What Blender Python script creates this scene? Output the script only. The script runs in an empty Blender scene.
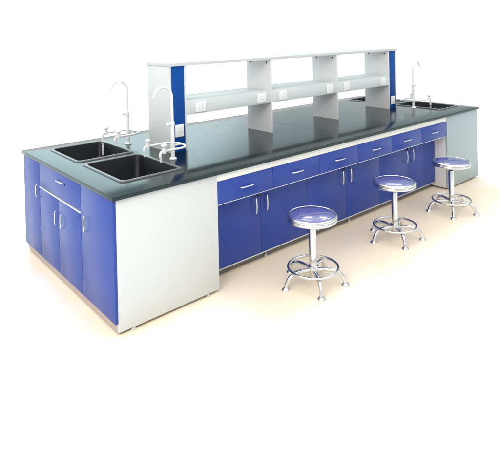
import bpy, bmesh, math, random
from mathutils import Vector, Matrix
random.seed(4)
PI = math.pi
scene = bpy.context.scene
C = scene.collection

# ------------------------------------------------------------------ camera
cam_d = bpy.data.cameras.new('camera'); cam = bpy.data.objects.new('camera', cam_d); C.objects.link(cam)
cam_d.sensor_fit = 'HORIZONTAL'; cam_d.sensor_width = 36.0
cam_d.lens = 36.0*504.0856/500
cam_d.shift_y = -(224.5-37.3868)/500
cam_d.clip_start = .05; cam_d.clip_end = 500
yaw, pitch, roll = -0.7138, -0.0107, -0.0219
f_ = Vector((math.sin(-yaw)*math.cos(pitch), math.cos(yaw)*math.cos(pitch), math.sin(pitch)))
r0 = Vector((math.cos(yaw), math.sin(yaw), 0)); u0 = r0.cross(f_)
r_ = math.cos(roll)*r0+math.sin(roll)*u0; u_ = -math.sin(roll)*r0+math.cos(roll)*u0
M = Matrix((( r_.x, u_.x, -f_.x, -1.3157), (r_.y, u_.y, -f_.y, -2.7971), (r_.z, u_.z, -f_.z, 1.8132), (0, 0, 0, 1)))
cam.matrix_world = M
scene.camera = cam

# ------------------------------------------------------------------ studio surround (bright sweep, band above it shaped for the worktop reflections)
world = bpy.data.worlds.new('World'); scene.world = world; world.use_nodes = True
wn, wl = world.node_tree.nodes, world.node_tree.links
bg = wn['Background']
def wmath(op, a, b=None, c=None):
    n = wn.new('ShaderNodeMath'); n.operation = op
    for i, v in enumerate((a, b, c)):
        if v is None: continue
        if isinstance(v, (int, float)): n.inputs[i].default_value = v
        else: wl.new(v, n.inputs[i])
    return n.outputs[0]
def wramp(v, a, b, lo=0.0, hi=1.0):
    n = wn.new('ShaderNodeMapRange'); n.interpolation_type = 'SMOOTHSTEP'
    wl.new(v, n.inputs[0]); n.inputs[1].default_value = a; n.inputs[2].default_value = b
    n.inputs[3].default_value = lo; n.inputs[4].default_value = hi
    return n.outputs[0]
tc = wn.new('ShaderNodeTexCoord'); sx = wn.new('ShaderNodeSeparateXYZ'); wl.new(tc.outputs['Generated'], sx.inputs[0])
X_, Y_, Z_ = sx.outputs
hor = wmath('SQRT', wmath('ADD', wmath('MULTIPLY', X_, X_), wmath('ADD', wmath('MULTIPLY', Y_, Y_), 1e-6)))
side = wmath('DIVIDE', wmath('ADD', wmath('MULTIPLY', X_, .756), wmath('MULTIPLY', Y_, -.655)), hor)
fwd = wmath('DIVIDE', wmath('ADD', wmath('MULTIPLY', X_, .655), wmath('MULTIPLY', Y_, .756)), hor)
SWEEP, BAND, WIN, FRONT, TOP = 1.02, .70, 2.25, .93, 1.92
ahead = wramp(fwd, -.25, .25)
left = wramp(wmath('ADD', side, wmath('MULTIPLY', wmath('SUBTRACT', Z_, .2), 1.1)), .05, -.09)
win = wmath('MULTIPLY', left, ahead)
band = wmath('ADD', wmath('MULTIPLY', ahead, BAND), wmath('MULTIPLY', wmath('SUBTRACT', 1.0, ahead), FRONT))
mid = wmath('ADD', wmath('MULTIPLY', win, WIN), wmath('MULTIPLY', wmath('SUBTRACT', 1.0, win), band))
up1 = wramp(Z_, .115, .2); up2 = wramp(Z_, .5, .75)
e1 = wmath('ADD', wmath('MULTIPLY', wmath('SUBTRACT', 1.0, up1), SWEEP), wmath('MULTIPLY', up1, mid))
e2 = wmath('ADD', wmath('MULTIPLY', wmath('SUBTRACT', 1.0, up2), e1), wmath('MULTIPLY', up2, TOP))
tintm = wn.new('ShaderNodeMix'); tintm.data_type = 'RGBA'
tintm.inputs[6].default_value = (1, 1, 1, 1); tintm.inputs[7].default_value = (.74, .97, 1.0, 1)   # cool tint added to the whole band ahead, for teal worktop reflections
wl.new(wmath('MULTIPLY', ahead, wmath('MULTIPLY', up1, wmath('SUBTRACT', 1.0, up2))), tintm.inputs[0]); wl.new(tintm.outputs[2], bg.inputs['Color']); wl.new(e2, bg.inputs['Strength'])

def area(name, loc, target, size, size_y, power, col=(1, 1, 1)):
    l = bpy.data.lights.new(name, 'AREA'); l.shape = 'RECTANGLE'; l.size = size; l.size_y = size_y
    l.energy = power; l.color = col
    o = bpy.data.objects.new(name, l); C.objects.link(o); o.location = loc
    o.rotation_euler = (Vector(target)-Vector(loc)).to_track_quat('-Z', 'Y').to_euler()
    return o
area('softbox', (-3.2, -2.2, 3.6), (1.2, .5, .4), 2.4, 1.6, 115, (1, .985, .96))
area('strip_light', (4.4, 3.4, 4.3), (2.2, -.3, .4), 1.5, .18, 16)
area('strip_light', (6.0, 2.0, 4.3), (2.8, -.3, .4), 1.5, .18, 16)

scene.view_settings.view_transform = 'Standard'; scene.view_settings.look = 'None'
scene.view_settings.exposure = 0; scene.view_settings.gamma = 1
scene.render.engine = 'CYCLES'
scene.cycles.max_bounces = 8; scene.cycles.diffuse_bounces = 4; scene.cycles.glossy_bounces = 5
scene.render.resolution_x = 1024; scene.render.resolution_y = 920

# ------------------------------------------------------------------ materials
def mat(name, col, rough=.5, metal=0.0, spec=.5, var=.04, vscale=6, bump=0.0, bscale=200, rvar=.0, coat=0, tint=None):
    m = bpy.data.materials.new(name); m.use_nodes = True
    n, l = m.node_tree.nodes, m.node_tree.links
    b = n['Principled BSDF']
    b.inputs['Metallic'].default_value = metal; b.inputs['Roughness'].default_value = rough
    b.inputs['Specular IOR Level'].default_value = spec
    if tint: b.inputs['Specular Tint'].default_value = (*tint, 1)
    b.inputs['Coat Weight'].default_value = coat; b.inputs['Coat Roughness'].default_value = .08
    t = n.new('ShaderNodeTexCoord')
    nz = n.new('ShaderNodeTexNoise'); nz.inputs['Scale'].default_value = vscale; nz.inputs['Detail'].default_value = 5
    l.new(t.outputs['Object'], nz.inputs['Vector'])
    mix = n.new('ShaderNodeMix'); mix.data_type = 'RGBA'
    mix.inputs[6].default_value = (*[max(0, c*(1-var)) for c in col], 1)
    mix.inputs[7].default_value = (*[min(1, c*(1+var)) for c in col], 1)
    l.new(nz.outputs['Fac'], mix.inputs[0]); l.new(mix.outputs[2], b.inputs['Base Color'])
    if rvar:
        n2 = n.new('ShaderNodeTexNoise'); n2.inputs['Scale'].default_value = vscale*2.3; n2.inputs['Detail'].default_value = 6
        l.new(t.outputs['Object'], n2.inputs['Vector'])
        mr = n.new('ShaderNodeMapRange'); l.new(n2.outputs['Fac'], mr.inputs[0])
        mr.inputs[1].default_value = .3; mr.inputs[2].default_value = .7
        mr.inputs[3].default_value = max(.02, rough-rvar); mr.inputs[4].default_value = rough+rvar
        l.new(mr.outputs[0], b.inputs['Roughness'])
    if bump:
        n3 = n.new('ShaderNodeTexNoise'); n3.inputs['Scale'].default_value = bscale; n3.inputs['Detail'].default_value = 3
        l.new(t.outputs['Object'], n3.inputs['Vector'])
        bp = n.new('ShaderNodeBump'); bp.inputs['Strength'].default_value = bump; bp.inputs['Distance'].default_value = .002
        l.new(n3.outputs['Fac'], bp.inputs['Height']); l.new(bp.outputs[0], b.inputs['Normal'])
    return m
MT = dict(
    top=mat('black_epoxy_worktop', (.006, .011, .012), .16, 0, .50, .12, 3, 0, 260, .015, tint=(.72, .96, 1.0)),
    white=mat('white_laminate', (.60, .615, .60), .38, 0, .4, .012, 3, .04, 300),
    board=mat('white_shelf_board', (.54, .55, .55), .4, 0, .4, .012, 3, .02, 300),
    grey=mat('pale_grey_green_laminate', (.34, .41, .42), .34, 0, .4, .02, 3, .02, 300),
    aqua=mat('pale_aqua_laminate', (.625, .665, .66), .3, 0, .5, .015, 3, .03, 300),
    post=mat('off_white_board', (.70, .69, .69), .42, 0, .4, .015, 4, .04, 300),
    blue=mat('blue_laminate', (.020, .052, .285), .33, 0, .32, .05, 2.5, .0, 240, .03),
    blue2=mat('deep_blue_laminate', (.002, .062, .29), .42, 0, .15, .04, 3, .03, 240),
    carc=mat('cabinet_board', (.05, .05, .09), .6),
    kick=mat('grey_kick_plate', (.17, .165, .17), .45, .1, .5, .08, 8),
    kick2=mat('beige_kick_plate', (.46, .38, .35), .5, 0, .4, .06, 8),
    edge=mat('aluminium_edge', (.78, .79, .82), .3, .7, .5),
    rail=mat('ivory_rail', (.74, .74, .68), .45, 0, .4, .02),
    chrome=mat('chrome', (.70, .70, .69), .16, 1, .5, .02, 9, 0, 1, .04),
    nickel=mat('satin_nickel', (.78, .78, .80), .25, 1, .5),
    basin=mat('black_polypropylene', (.006, .007, .011), .46, 0, .4, .2, 9, .01, 300, .03),
    rim=mat('black_sink_rim', (.09, .10, .105), .12, 0, .9, .2, 9, .03, 300, .04),
    tap=mat('white_enamel', (.78, .78, .77), .18, 0, .5, .01),
    plate=mat('white_plastic', (.84, .85, .83), .35, 0, .5, .01),
    slot=mat('grey_slot', (.42, .42, .43), .5),
    dark=mat('dark_plastic', (.02, .02, .022), .4),
    vinyl=mat('blue_vinyl', (.095, .098, .31), .16, 0, .8, .12, 9, .03, 160, .03, coat=.9),
    rubber=mat('grey_plastic_foot', (.55, .52, .48), .5),
    joint=mat('joint_filler', (.03, .04, .04), .3),
)
# floor: beige near the bench, its fade-out to white painted into the colour
fm = bpy.data.materials.new('studio_floor'); fm.use_nodes = True
n, l = fm.node_tree.nodes, fm.node_tree.links
b = n['Principled BSDF']; b.inputs['Roughness'].default_value = .32; b.inputs['Specular IOR Level'].default_value = .35
t = n.new('ShaderNodeTexCoord'); s = n.new('ShaderNodeSeparateXYZ'); l.new(t.outputs['Object'], s.inputs[0])
def fmath(op, a, bb=None):
    k = n.new('ShaderNodeMath'); k.operation = op
    for i, v in enumerate((a, bb)):
        if v is None: continue
        if isinstance(v, (int, float)): k.inputs[i].default_value = v
        else: l.new(v, k.inputs[i])
    return k.outputs[0]
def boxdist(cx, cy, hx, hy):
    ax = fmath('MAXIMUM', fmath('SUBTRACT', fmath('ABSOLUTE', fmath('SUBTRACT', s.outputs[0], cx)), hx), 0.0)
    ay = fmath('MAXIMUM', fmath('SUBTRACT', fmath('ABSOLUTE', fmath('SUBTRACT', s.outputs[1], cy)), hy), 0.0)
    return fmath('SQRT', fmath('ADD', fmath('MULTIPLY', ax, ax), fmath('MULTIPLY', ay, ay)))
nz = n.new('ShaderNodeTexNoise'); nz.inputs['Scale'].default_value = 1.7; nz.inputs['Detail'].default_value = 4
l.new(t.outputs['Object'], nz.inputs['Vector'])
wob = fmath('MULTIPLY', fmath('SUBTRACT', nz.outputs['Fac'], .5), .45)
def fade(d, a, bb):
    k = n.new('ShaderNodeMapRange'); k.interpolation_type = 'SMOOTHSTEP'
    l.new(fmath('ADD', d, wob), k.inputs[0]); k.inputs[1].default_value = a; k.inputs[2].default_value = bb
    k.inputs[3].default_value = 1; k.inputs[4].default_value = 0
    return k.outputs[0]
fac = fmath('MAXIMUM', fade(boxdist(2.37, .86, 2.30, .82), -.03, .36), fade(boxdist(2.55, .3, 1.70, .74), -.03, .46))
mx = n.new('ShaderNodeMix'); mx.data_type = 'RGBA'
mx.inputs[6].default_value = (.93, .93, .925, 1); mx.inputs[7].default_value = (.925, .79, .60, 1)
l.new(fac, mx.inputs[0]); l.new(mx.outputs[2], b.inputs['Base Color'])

# ------------------------------------------------------------------ mesh helpers
def box(bm, x0, x1, y0, y1, z0, z1, bev=.0015, seg=2):
    vs = [bm.verts.new((x, y, z)) for x in (x0, x1) for y in (y0, y1) for z in (z0, z1)]
    q = [(0, 1, 3, 2), (4, 6, 7, 5), (0, 4, 5, 1), (2, 3, 7, 6), (0, 2, 6, 4), (1, 5, 7, 3)]
    fs = [bm.faces.new([vs[i] for i in k]) for k in q]
    if bev:
        es = list({e for f in fs for e in f.edges})
        bmesh.ops.bevel(bm, geom=es, offset=bev, segments=seg, affect='EDGES', profile=.5)
def tube(bm, pts, rad, seg=12, cap=True):
    pts = [Vector(p) for p in pts]; n = len(pts)
    rad = rad if isinstance(rad, (list, tuple)) else [rad]*n
    tan = [(pts[min(i+1, n-1)]-pts[max(i-1, 0)]).normalized() for i in range(n)]
    ref = Vector((0, 0, 1)) if abs(tan[0].z) < .9 else Vector((1, 0, 0))
    nrm = (ref-tan[0]*ref.dot(tan[0])).normalized()
    rings = []
    for i in range(n):
        nrm = (nrm-tan[i]*nrm.dot(tan[i])).normalized(); bi = tan[i].cross(nrm)
        rings.append([bm.verts.new(pts[i]+(nrm*math.cos(2*PI*k/seg)+bi*math.sin(2*PI*k/seg))*rad[i]) for k in range(seg)])
    for a, c in zip(rings, rings[1:]):
        for k in range(seg): bm.faces.new((a[k], a[(k+1) % seg], c[(k+1) % seg], c[k]))
    if cap: bm.faces.new(rings[0][::-1]); bm.faces.new(rings[-1])
def lathe(bm, prof, c=(0, 0, 0), axis='z', seg=32, close=True):
    c = Vector(c)
    def P(r, h, a):
        x, y = r*math.cos(a), r*math.sin(a)
        return c+{'z': Vector((x, y, h)), 'x': Vector((h, x, y)), 'y': Vector((x, h, y))}[axis]
    rings = []
    for r, h in prof:
        if r < 1e-6: rings.append([bm.verts.new(P(0, h, 0))])
        else: rings.append([bm.verts.new(P(r, h, 2*PI*k/seg)) for k in range(seg)])
    for a, d in zip(rings, rings[1:]):
        for k in range(seg):
            k2 = (k+1) % seg
            if len(a) == 1 and len(d) == 1: continue
            if len(a) == 1: bm.faces.new((a[0], d[k2], d[k]))
            elif len(d) == 1: bm.faces.new((a[k], a[k2], d[0]))
            else: bm.faces.new((a[k], a[k2], d[k2], d[k]))
    if close:
        if len(rings[0]) > 1: bm.faces.new(rings[0][::-1])
        if len(rings[-1]) > 1: bm.faces.new(rings[-1])
def torus(bm, R, r, z, seg=64, ts=12, sz=1.0):
    g = [[bm.verts.new(((R+r*math.cos(b))*math.cos(a), (R+r*math.cos(b))*math.sin(a), z+r*sz*math.sin(b)))
          for b in [2*PI*j/ts for j in range(ts)]] for a in [2*PI*i/seg for i in range(seg)]]
    for i in range(seg):
        for j in range(ts):
            bm.faces.new((g[i][j], g[(i+1) % seg][j], g[(i+1) % seg][(j+1) % ts], g[i][(j+1) % ts]))
def rrect(x0, x1, y0, y1, r, z, k=6):
    out = []
    for cx, cy, a0 in ((x1-r, y1-r, 0), (x0+r, y1-r, PI/2), (x0+r, y0+r, PI), (x1-r, y0+r, 1.5*PI)):
        for i in range(k+1):
            a = a0+PI/2*i/k
            out.append((cx+r*math.cos(a), cy+r*math.sin(a), z))
    return out
def loft(bm, loops, cap_end=False):
    rs = [[bm.verts.new(p) for p in lp] for lp in loops]
    m = len(rs[0])
    for a, d in zip(rs, rs[1:]):
        for k in range(m): bm.faces.new((a[k], a[(k+1) % m], d[(k+1) % m], d[k]))
    if cap_end: bm.faces.new(rs[-1])
def smooth_path(pts, n=6):
    pts = [Vector(p) for p in pts]; out = []
    for i in range(len(pts)-1):
        p0 = pts[max(i-1, 0)]; p1 = pts[i]; p2 = pts[i+1]; p3 = pts[min(i+2, len(pts)-1)]
        for k in range(n):
            t = k/n
            out.append(.5*((2*p1)+(p2-p0)*t+(2*p0-5*p1+4*p2-p3)*t*t+(3*p1-p0-3*p2+p3)*t**3))
    out.append(pts[-1]); return out
def obj(name, bm, m, parent=None, off=(0, 0, 0), flat=False, label=None):
    bmesh.ops.recalc_face_normals(bm, faces=bm.faces)
    if off != (0, 0, 0): bmesh.ops.translate(bm, verts=bm.verts, vec=-Vector(off))
    me = bpy.data.meshes.new(name); bm.to_mesh(me); bm.free()
    me.materials.append(MT[m] if isinstance(m, str) else m)
    if not flat:
        for p in me.polygons: p.use_smooth = True
        me.set_sharp_from_angle(angle=math.radians(38))
    o = bpy.data.objects.new(name, me); C.objects.link(o)
    if parent: o.parent = parent
    if label: o['label'] = label
    return o
def thing(name, label, cat, loc, group=None):
    o = bpy.data.objects.new(name, None); C.objects.link(o); o.location = loc
    o.empty_display_size = .1
    o['label'] = label; o['category'] = cat
    if group: o['group'] = group
    return o
NB = bmesh.new

# ------------------------------------------------------------------ setting
bm = NB(); S = 120
vs = [bm.verts.new(p) for p in ((-S, -S, 0), (S, -S, 0), (S, S, 0), (-S, S, 0))]; bm.faces.new(vs)
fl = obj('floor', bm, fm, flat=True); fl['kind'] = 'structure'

# ------------------------------------------------------------------ the island bench
L, W, H, T = 4.733, 1.7195, .85, .027
U = H-T                                             # underside of the worktop
D, D2 = .792, .736                                  # the two sink cabinets, lengthways
OFF = (L/2, W/2, 0)
bench = thing('lab_bench', 'long island laboratory bench with blue cupboards, white end panels and dark worktop', 'lab bench', OFF)
def part(name, bm, m, parent=None, label=None): return obj(name, bm, m, parent or bench, OFF, label=label)
def bx(name, x0, x1, y0, y1, z0, z1, m, parent=None, bev=.0015, label=None):
    b_ = NB(); box(b_, x0, x1, y0, y1, z0, z1, bev); return part(name, b_, m, parent, label)

sinks = [(.172, .655, .228, .868), (.172, .655, .948, 1.556), (4.215, 4.648, .205, .850), (4.215, 4.648, .950, 1.57)]
# worktop with four cut-outs
bm = NB()
xs = sorted({0, L} | {v for s_ in sinks for v in (s_[0]+.014, s_[1]-.014)})
ys = sorted({0, W} | {v for s_ in sinks for v in (s_[2]+.014, s_[3]-.014)})
def hole(x, y): return any(a+.013 < x < b-.013 and c+.013 < y < d-.013 for a, b, c, d in sinks)
grid = {}
def gv(i, j, z):
    if (i, j, z) not in grid: grid[(i, j, z)] = bm.verts.new((xs[i], ys[j], z))
    return grid[(i, j, z)]
solid = {(i, j): not hole((xs[i]+xs[i+1])/2, (ys[j]+ys[j+1])/2) for i in range(len(xs)-1) for j in range(len(ys)-1)}
outer = []
for (i, j), ok in solid.items():
    if not ok: continue
    bm.faces.new((gv(i, j, H), gv(i+1, j, H), gv(i+1, j+1, H), gv(i, j+1, H)))
    bm.faces.new((gv(i, j, U), gv(i, j+1, U), gv(i+1, j+1, U), gv(i+1, j, U)))
    for di, dj, e in ((-1, 0, ((i, j+1), (i, j))), (1, 0, ((i+1, j), (i+1, j+1))), (0, -1, ((i, j), (i+1, j))), (0, 1, ((i+1, j+1), (i, j+1)))):
        if not solid.get((i+di, j+dj), False):
            (a, b2), (c, d) = e
            bm.faces.new((gv(a, b2, U), gv(c, d, U), gv(c, d, H), gv(a, b2, H)))
bmesh.ops.recalc_face_normals(bm, faces=bm.faces)
es = [e for e in bm.edges if len(e.link_faces) == 2 and e.calc_face_angle(0) > 1 and
      all(min(abs(v.co.x), abs(v.co.x-L), abs(v.co.y), abs(v.co.y-W)) < 1e-5 for v in e.verts) and
      (abs(e.verts[0].co.z-e.verts[1].co.z) < 1e-5 or True)]
bmesh.ops.bevel(bm, geom=es, offset=.004, segments=3, affect='EDGES', profile=.5)
ct = part('countertop', bm, 'top')
# butt joint between the two halves of the worktop
bx('countertop_joint', 2.3670, 2.3680, .004, W-.004, H-.002, H+.0006, 'joint', ct, bev=0)

# sinks
for (x0, x1, y0, y1) in sinks:
    bm = NB()
    i = .026; z = H
    loft(bm, [rrect(x0+i, x1-i, y0+i, y1-i, .04, z+.006), rrect(x0+i+.003, x1-i-.003, y0+i+.003, y1-i-.003, .04, z-.004),
              rrect(x0+i+.012, x1-i-.012, y0+i+.012, y1-i-.012, .045, z-.20), rrect(x0+i+.022, x1-i-.022, y0+i+.022, y1-i-.022, .05, z-.222),
              rrect(x0+i+.05, x1-i-.05, y0+i+.05, y1-i-.05, .05, z-.23)], True)
    bk = part('sink', bm, 'basin')
    bm = NB()
    loft(bm, [rrect(x0, x1, y0, y1, .035, z+.0005), rrect(x0+.001, x1-.001, y0+.001, y1-.001, .035, z+.006), rrect(x0+.005, x1-.005, y0+.005, y1-.005, .035, z+.010),
              rrect(x0+.016, x1-.016, y0+.016, y1-.016, .036, z+.010), rrect(x0+.023, x1-.023, y0+.023, y1-.023, .038, z+.007),
              rrect(x0+i, x1-i, y0+i, y1-i, .04, z-.002)])
    part('rim', bm, 'rim', bk)
    bm = NB(); lathe(bm, [(0, 0), (.03, 0), (.036, .002), (.036, .006), (.03, .007), (.026, .003), (0, .003)], ((x0+x1)/2+.05, (y0+y1)/2, z-.23))
    part('drain', bm, 'chrome', bk)

# handles: bow pulls
def bow(bm, a, b_, out, r=.0055):
    a, b_, out = Vector(a), Vector(b_), Vector(out)
    d = b_-a
    pts = [a, a+out*.55+d*.01, a+out*.92+d*.08, a+out*1.05+d*.3, a+out*1.08+d*.5, a+out*1.05+d*.7, a+out*.92+d*.92, a+out*.55+d*.99, b_]
    tube(bm, smooth_path(pts, 4), r, 10)
def lockbm(p, axis):
    bm = NB(); lathe(bm, [(.009, 0), (.0095, -.004), (.008, -.007), (0, -.0075)], p, axis, 20); return bm

# --- sink cabinet at the near end
bx('front_panel', .030, D, .0195, .0375, .018, U-.0005, 'white')
bx('inner_side_panel', D-.018, D, .0385, .62, .018, U-.0005, 'post')
bx('back_panel', .030, D, W-.0375, W-.0195, .018, U-.0005, 'white')
bx('carcass', .031, D-.02, .039, W-.039, .075, U-.24, 'carc')
bx('carcass', .031, .150, .039, W-.039, U-.239, U-.002, 'carc')
bx('kick_plate', .034, .050, .040, W-.040, .002, .070, 'kick2')
DX0, DX1 = .0105, .0285
def end_door(y0, y1, z0, z1, hy, hz, lock=None):
    o = bx('door', DX0, DX1, y0, y1, z0, z1, 'blue', bev=.0015)
    bm = NB(); bow(bm, (DX0+.001, hy, hz-.05), (DX0+.001, hy, hz+.05), (-.016, 0, 0), .0042); part('handle', bm, 'nickel', o)
    return o
ZT = U-.006
end_door(1.3165, W-.019, .075, ZT, 1.362, .585)
end_door(.9165, 1.3125, .075, .617, .955, .475)
end_door(.5045, .9135, .075, .617, .845, .475)
end_door(.0195, .5005, .075, ZT, .425, .575)
dr = bx('drawer', DX0, DX1, .5045, 1.3125, .636, ZT, 'blue')
bm = NB(); bow(bm, (DX0+.001, .82, .762), (DX0+.001, .93, .762), (-.016, 0, 0), .0042); part('handle', bm, 'nickel', dr)
bm = NB(); lathe(bm, [(.009, .001), (.0095, -.003), (.008, -.005), (0, -.0055)], (DX0, .785, .757), 'x', 20); part('lock', bm, 'dark', dr)
bx('edge_strip', DX0-.004, DX1, .5045, 1.3125,   .622, .632, 'white', bev=.001)
def foot(x, y):
    bm = NB(); lathe(bm, [(.0, 0), (.016, 0), (.017, .006), (.012, .010), (.006, .012), (.006, .03), (0, .03)], (x, y, 0), seg=20); part('levelling_foot', bm, 'rubber')
for x in (.13, .70): foot(x, .03)
for x in (L-D2+.08, L-.11): foot(x, .03)
for y in (.30, 1.25): foot(.042, y)

# --- middle run: six drawers over three pairs of set-back cupboard doors
MX0, MX1 = D+.0015, L-D2-.0015
bx('rail', MX0, MX1, .0225, .040, .7715, U-.0005, 'rail', bev=.001)
bx('carcass', MX0, MX1, .042, W-.042, .606, U-.002, 'carc')
bx('carcass', MX0, MX1, .192, W-.192, .064, .604, 'carc')
bx('kick_plate', MX0, MX1, .215, .230, .002, .062, 'kick')
bx('edge_strip', MX0, MX1, .166, .189, .0605, .0655, 'rail', bev=.001)
bx('edge_strip', MX0, MX1, .0235, .041, .6022, .6068, 'edge', bev=.001)
pit = (MX1-MX0)/6
for k in range(6):
    a = MX0+k*pit+.0012; c = MX0+(k+1)*pit-.0012
    o = bx('drawer', a, c, .0215, .0395, .6075, .7695, 'blue')
    m = (a+c)/2
    bm = NB(); bow(bm, (m-.062, .0225, .688), (m+.062, .0225, .688), (0, -.021, 0)); part('handle', bm, 'nickel', o)
for k in range(6):
    a = MX0+k*pit+.0012; c = MX0+(k+1)*pit-.0012
    o = bx('door', a, c, .170, .188, .068, .597, 'blue')
    hx = c-.062 if k % 2 == 0 else a+.05
    bm = NB(); bow(bm, (hx, .171, .392), (hx, .171, .522), (0, -.026, 0)); part('handle', bm, 'nickel', o)
    if k % 2 == 0:
        bm = NB(); lathe(bm, [(.011, .001), (.0115, -.004), (.010, -.012), (0, -.0125)], (c-.018, .170, .528), 'y', 20); part('lock', bm, 'dark', o)
bx('back_panel', MX0, MX1, W-.0395, W-.0215, .6075, U-.0005, 'blue')
bx('back_panel', MX0, MX1, W-.188, W-.170, .068, .597, 'blue')
bx('kick_plate', MX0, MX1, W-.230, W-.215, .002, .062, 'kick')
bm = NB(); lathe(bm, [(0, 0), (.012, 0), (.012, .02), (.006, .022), (.006, .06), (0, .06)], (2.47, .205, 0), seg=16); part('levelling_foot', bm, 'rubber')
bm = NB(); lathe(bm, [(0, 0), (.012, 0), (.012, .02), (.006, .022), (.006, .06), (0, .06)], (1.40, .205, 0), seg=16); part('levelling_foot', bm, 'rubber')

# --- sink cabinet at the far end
F0, F1 = L-D2, L-.0105
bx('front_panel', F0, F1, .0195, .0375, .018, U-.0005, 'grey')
bx('inner_side_panel', F0, F0+.018, .0385, .62, .018, U-.0005, 'post')
bx('back_panel', F0, F1, W-.0375, W-.0195, .018, U-.0005, 'white')
bx('carcass', F0+.02, L-.031, .039, W-.039, .075, U-.24, 'carc')
bx('carcass', L-.06, L-.031, .039, W-.039, U-.239, U-.002, 'carc')
bx('kick_plate', L-.050, L-.034, .040, W-.040, .002, .070, 'kick2')
for y0, y1 in ((.0395, .5005), (.5045, .9135), (.9165, 1.3125), (1.3165, W-.0395)):
    bx('door', L-DX1, L-DX0, y0, y1, .075, ZT, 'blue')

# --- lab taps: gooseneck column plus a U-shaped side pipe with two valves
def faucet(x, y, s, drop=None, scale=1.0, yawd=0):
    """s = -1: the spouts point towards -X."""
    R_ = Matrix.Rotation(math.radians(yawd), 3, 'Z')
    def Pt(a, b_, c): v = R_ @ Vector((s*a, b_, c)); return Vector((x+v.x, y+v.y, H+c*scale))
    bm = NB()
    lathe(bm, [(0, 0), (.028, 0), (.029, .006), (.024, .012), (.016, .016), (.0145, .03), (.0145, .255), (.018, .258), (.019, .285), (.014, .29), (0, .29)], (x, y, H+.0005), seg=24)
    col = part('faucet', bm, 'tap')
    bm = NB()
    pts = [Pt(0, 0, .28), Pt(0, 0, .40), Pt(0, 0, .475)]
    for k in range(1, 13):
        a = PI*.86*k/12; pts.append(Pt(.078-.078*math.cos(a), 0, .475+.085*math.sin(a)))
    e = pts[-1]; d = (pts[-1]-pts[-2]).normalized(); pts.append(e+d*.028)
    tube(bm, pts, [.0105]*(len(pts)-4)+[.0098, .0088, .0075, .006], 14); part('gooseneck', bm, 'tap', col)
    # small valve half-way up the column
    bm = NB(); tube(bm, [Pt(.012, 0, .272), Pt(.034, 0, .272)], .006, 10)
    tube(bm, [Pt(.032, 0, .272), Pt(.036, 0, .272), Pt(.048, 0, .272), Pt(.052, 0, .272)], [.008, .014, .014, .010], 14)
    part('knob', bm, 'tap', col)
    # U-shaped side pipe
    zz = .105; bm = NB(); hw = .118
    pts = [Pt(.155, -hw, zz), Pt(.08, -hw, zz), Pt(.0, -hw, zz)]
    for k in range(1, 14):
        a = PI*k/14; pts.append(Pt(-.080*math.sin(a), -hw*math.cos(a), zz))
    pts += [Pt(.0, hw, zz), Pt(.08, hw, zz), Pt(.155, hw, zz)]
    tube(bm, pts, .0088, 12)
    tube(bm, [Pt(0, 0, zz-.0), Pt(-.080, 0, zz)], .008, 12)
    tube(bm, [Pt(0, 0, zz-.022), Pt(0, 0, zz+.022)], .0185, 16)
    part('side_pipe', bm, 'tap', col)
    for q in (-1, 1):
        ex = .15
        bm = NB()
        c0 = Pt(ex, q*hw, zz)
        tube(bm, [c0+Vector((0, 0, -.016)), c0+Vector((0, 0, .02)), c0+Vector((0, 0, .022)), c0+Vector((0, 0, .03))], [.0145, .0145, .009, .009], 14)
        # lobed hand wheel
        k0 = c0+Vector((0, 0, .030))
        lathe(bm, [(0, 0), (.014, 0), (.021, .005), (.023, .012), (.021, .020), (.013, .025), (0, .026)], k0, seg=20)
        part('knob', bm, 'tap', col)
        bm = NB()
        if drop and q == drop:
            tube(bm, smooth_path([Pt(ex, q*hw, zz), Pt(ex+.02, q*hw, zz-.002), Pt(ex+.031, q*hw, zz-.014), Pt(ex+.033, q*hw, zz-.035), Pt(ex+.033, q*hw, zz-.055)], 4), .0098, 12)
            part('nozzle', bm, 'tap', col)
            bm = NB(); e = Pt(ex+.033, q*hw, zz-.055)
            prof = [(0, 0), (.0115, 0), (.0115, -.020), (.008, -.021), (.008, -.032), (.011, -.033), (.011, -.04), (.0075, -.044), (.0075, -.13), (.005, -.135), (0, -.135)]
            lathe(bm, prof, e, seg=16); part('nozzle_tip', bm, 'plate', col)
            bm = NB(); lathe(bm, [(.0085, -.0205), (.0125, -.0215), (.0125, -.0315), (.0085, -.0325)], e, seg=16); part('seal_ring', bm, 'dark', col)
        else:
            pp = smooth_path([Pt(ex, q*hw, zz), Pt(ex+.018, q*hw, zz-.002), Pt(ex+.030, q*hw, zz-.014), Pt(ex+.032, q*hw, zz-.034), Pt(ex+.028, q*hw, zz-.052), Pt(ex+.028, q*hw, zz-.075)], 4)
            m_ = len(pp); tube(bm, pp, [.0105 if i_ < m_*.62 else .0105-.0045*(i_-m_*.62)/(m_*.38) for i_ in range(m_)], 12)
            part('nozzle', bm, 'tap', col)
    return col
faucet(.752, .522, -1)
faucet(.760, 1.268, -1, drop=1)
faucet(4.156, .524, 1, drop=-1)

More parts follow.
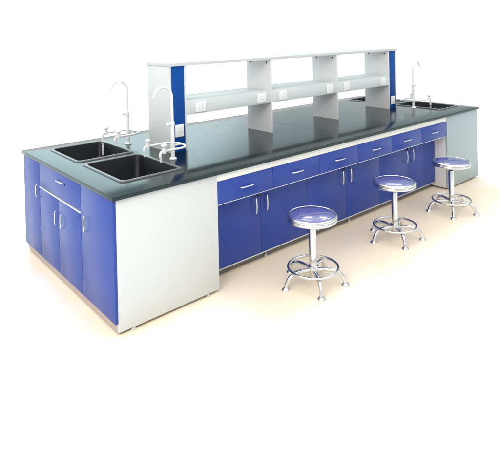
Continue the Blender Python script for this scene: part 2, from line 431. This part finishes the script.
# ------------------------------------------------------------------ reagent shelf standing on the worktop
SY0, SY1 = .690, 1.035
SOFF = (2.445, (SY0+SY1)/2, H)
shelf = thing('reagent_shelf', 'white open double-tier reagent shelf with blue end posts standing on the worktop', 'shelf', SOFF)
def spart(name, bm, m, parent=None, label=None): return obj(name, bm, m, parent or shelf, SOFF, label=label)
def sbx(name, x0, x1, y0, y1, z0, z1, m, parent=None, bev=.0012, label=None):
    b_ = NB(); box(b_, x0, x1, y0, y1, z0, z1, bev); return spart(name, b_, m, parent, label)
ST = 1.574; SB = 1.548; H0 = H+.0008
sbx('top_board', .832, 4.064, SY0-.012, SY1+.012, SB, ST, 'board', bev=.002)
def socket(parent, x, z, w=.095, h=.09, y=SY0):
    b_ = NB(); box(b_, x-w/2, x+w/2, y-.010, y-.0006, z-h/2, z+h/2, .003, 3); pl = spart('socket_plate', b_, 'plate')
    def slot(dx, dz, hl, rot):
        b2 = NB(); box(b2, -.0018, .0018, -.0005, .0005, -hl, hl, 0)
        bmesh.ops.rotate(b2, verts=b2.verts, matrix=Matrix.Rotation(rot, 3, 'Y')); bmesh.ops.translate(b2, verts=b2.verts, vec=(x+dx, y-.0103, z+dz))
        spart('slot', b2, 'slot', pl)
    slot(-.13*w, .2*h, .006, 0); slot(.13*w, .2*h, .006, 0); slot(-.15*w, -.14*h, .007, .5); slot(.15*w, -.14*h, .007, -.5)
    return pl
# end posts: white cheeks either side of a blue faced service column
for x0, x1, zs, sxp in ((.838, .999, 1.022, .922), (3.892, 4.052, .952, 3.970)):
    po = sbx('end_post', x0, x0+.018, SY0, SY1, H0, SB-.0005, 'white' if x0 < 2 else 'post')
    sbx('end_post', x1-.018, x1, SY0, SY1, H0, SB-.0005, 'post')
    fc = sbx('service_column', x0+.0185, x1-.0185, SY0+.004, SY1-.004, H0, SB-.0005, 'blue2', label='deep blue service column between two white cheeks')
    socket(fc, sxp, zs, .08, .10, SY0+.0035)
posts = [1.951, 2.926]
for x in posts: sbx('upright', x, x+.020, SY0, SY1, H0, SB-.0005, 'post')
for x in (1.951, 2.926, 3.892):
    for yy in (SY0+.055, SY1-.06):
        b_ = NB(); lathe(b_, [(.0, .0005), (.009, .0005), (.009, -.002), (.005, -.004), (0, -.004)], (x, yy, 1.518), 'x', 16)
        spart('screw_cap', b_, 'dark')
bays = [(.9995, 1.9505), (1.9715, 2.9255), (2.9465, 3.8915)]
ZS = 1.257
for a, c in bays:
    bd = sbx('shelf_board', a, c, SY0+.0175, SY1-.0175, ZS-.018, ZS, 'aqua')
    fa = sbx('fascia', a, c, SY0-.001, SY0+.0165, ZS-.118, ZS+.002, 'aqua')
    sbx('fascia', a, c, SY1-.0165, SY1+.001, ZS-.118, ZS+.002, 'aqua')
    for x in (a+.135, c-.125): socket(fa, x, ZS-.062, .105, .088, SY0-.001)

# ------------------------------------------------------------------ stools
def stool(label, loc, rot):
    root = thing('lab_stool', label, 'stool', (loc[0], loc[1], 0), 'round laboratory stools along the bench')
    root.rotation_euler.z = rot
    bm = NB(); R0 = .171
    lathe(bm, [(0, .458), (.150, .458), (R0-.004, .466), (R0, .480), (R0-.003, .490), (R0-.012, .4985), (R0-.03, .5035), (R0-.034, .5036), (R0-.038, .5048), (.09, .5125), (.045, .5155), (.012, .5160), (0, .5158)], seg=72, close=False)
    obj('seat', bm, 'vinyl', root)
    bm = NB(); torus(bm, .1700, .0120, .487, 72, 14, 1.0); torus(bm, .1730, .0085, .465, 72, 12, 1.35)
    obj('seat_rim', bm, 'chrome', root)
    bm = NB(); lathe(bm, [(0, .432), (.05, .432), (.075, .440), (.075, .4575), (0, .4575)], seg=32); obj('seat_plate', bm, 'dark', root)
    bm = NB(); lathe(bm, [(.0, .38), (.0135, .38), (.0135, .434), (0, .434)], seg=24); obj('gas_lift', bm, 'dark', root)
    bm = NB(); lathe(bm, [(0, .066), (.023, .066), (.0265, .07), (.0265, .40), (.025, .404), (.0138, .405)], seg=32, close=False); obj('column', bm, 'chrome', root)
    bm = NB(); lathe(bm, [(.0268, .080), (.036, .082), (.039, .088), (.039, .118), (.036, .125), (.0268, .128)], seg=32, close=False); obj('hub', bm, 'chrome', root)
    bm = NB(); torus(bm, .180, .0088, .116, 72, 12); obj('foot_ring', bm, 'chrome', root)
    for k in range(5):
        a = 2*PI*k/5; ca, sa = math.cos(a), math.sin(a)
        pts = smooth_path([(r*ca, r*sa, z) for r, z in ((.032, .098), (.08, .103), (.13, .103), (.168, .094), (.198, .072), (.216, .044), (.226, .018))], 4)
        bm = NB(); tube(bm, pts, .0142, 14); lg = obj('leg', bm, 'chrome', root)
        bm = NB(); lathe(bm, [(0, 0), (.027, 0), (.0285, .004), (.0255, .010), (.0175, .016), (.0152, .020), (0, .020)], (.227*ca, .227*sa, 0), seg=24)
        obj('glide_foot', bm, 'chrome', lg)
    return root
st = stool('blue vinyl stool with chrome base nearest the white front panel, leftmost in the row', (1.361, -.345), math.radians(20))
def copy_tree(o, parent=None):
    c = o.copy(); C.objects.link(c); c.parent = parent
    for ch in list(o.children): copy_tree(ch, c)
    return c
for lab, loc, rot in (('blue vinyl stool with chrome base in the middle of the row, between the two others', (2.456, -.307), 18),
                      ('blue vinyl stool with chrome base in front of the far pale end panel', (3.418, -.324), 67)):
    c = copy_tree(st); c['label'] = lab; c.location = (loc[0], loc[1], 0); c.rotation_euler.z = math.radians(rot)
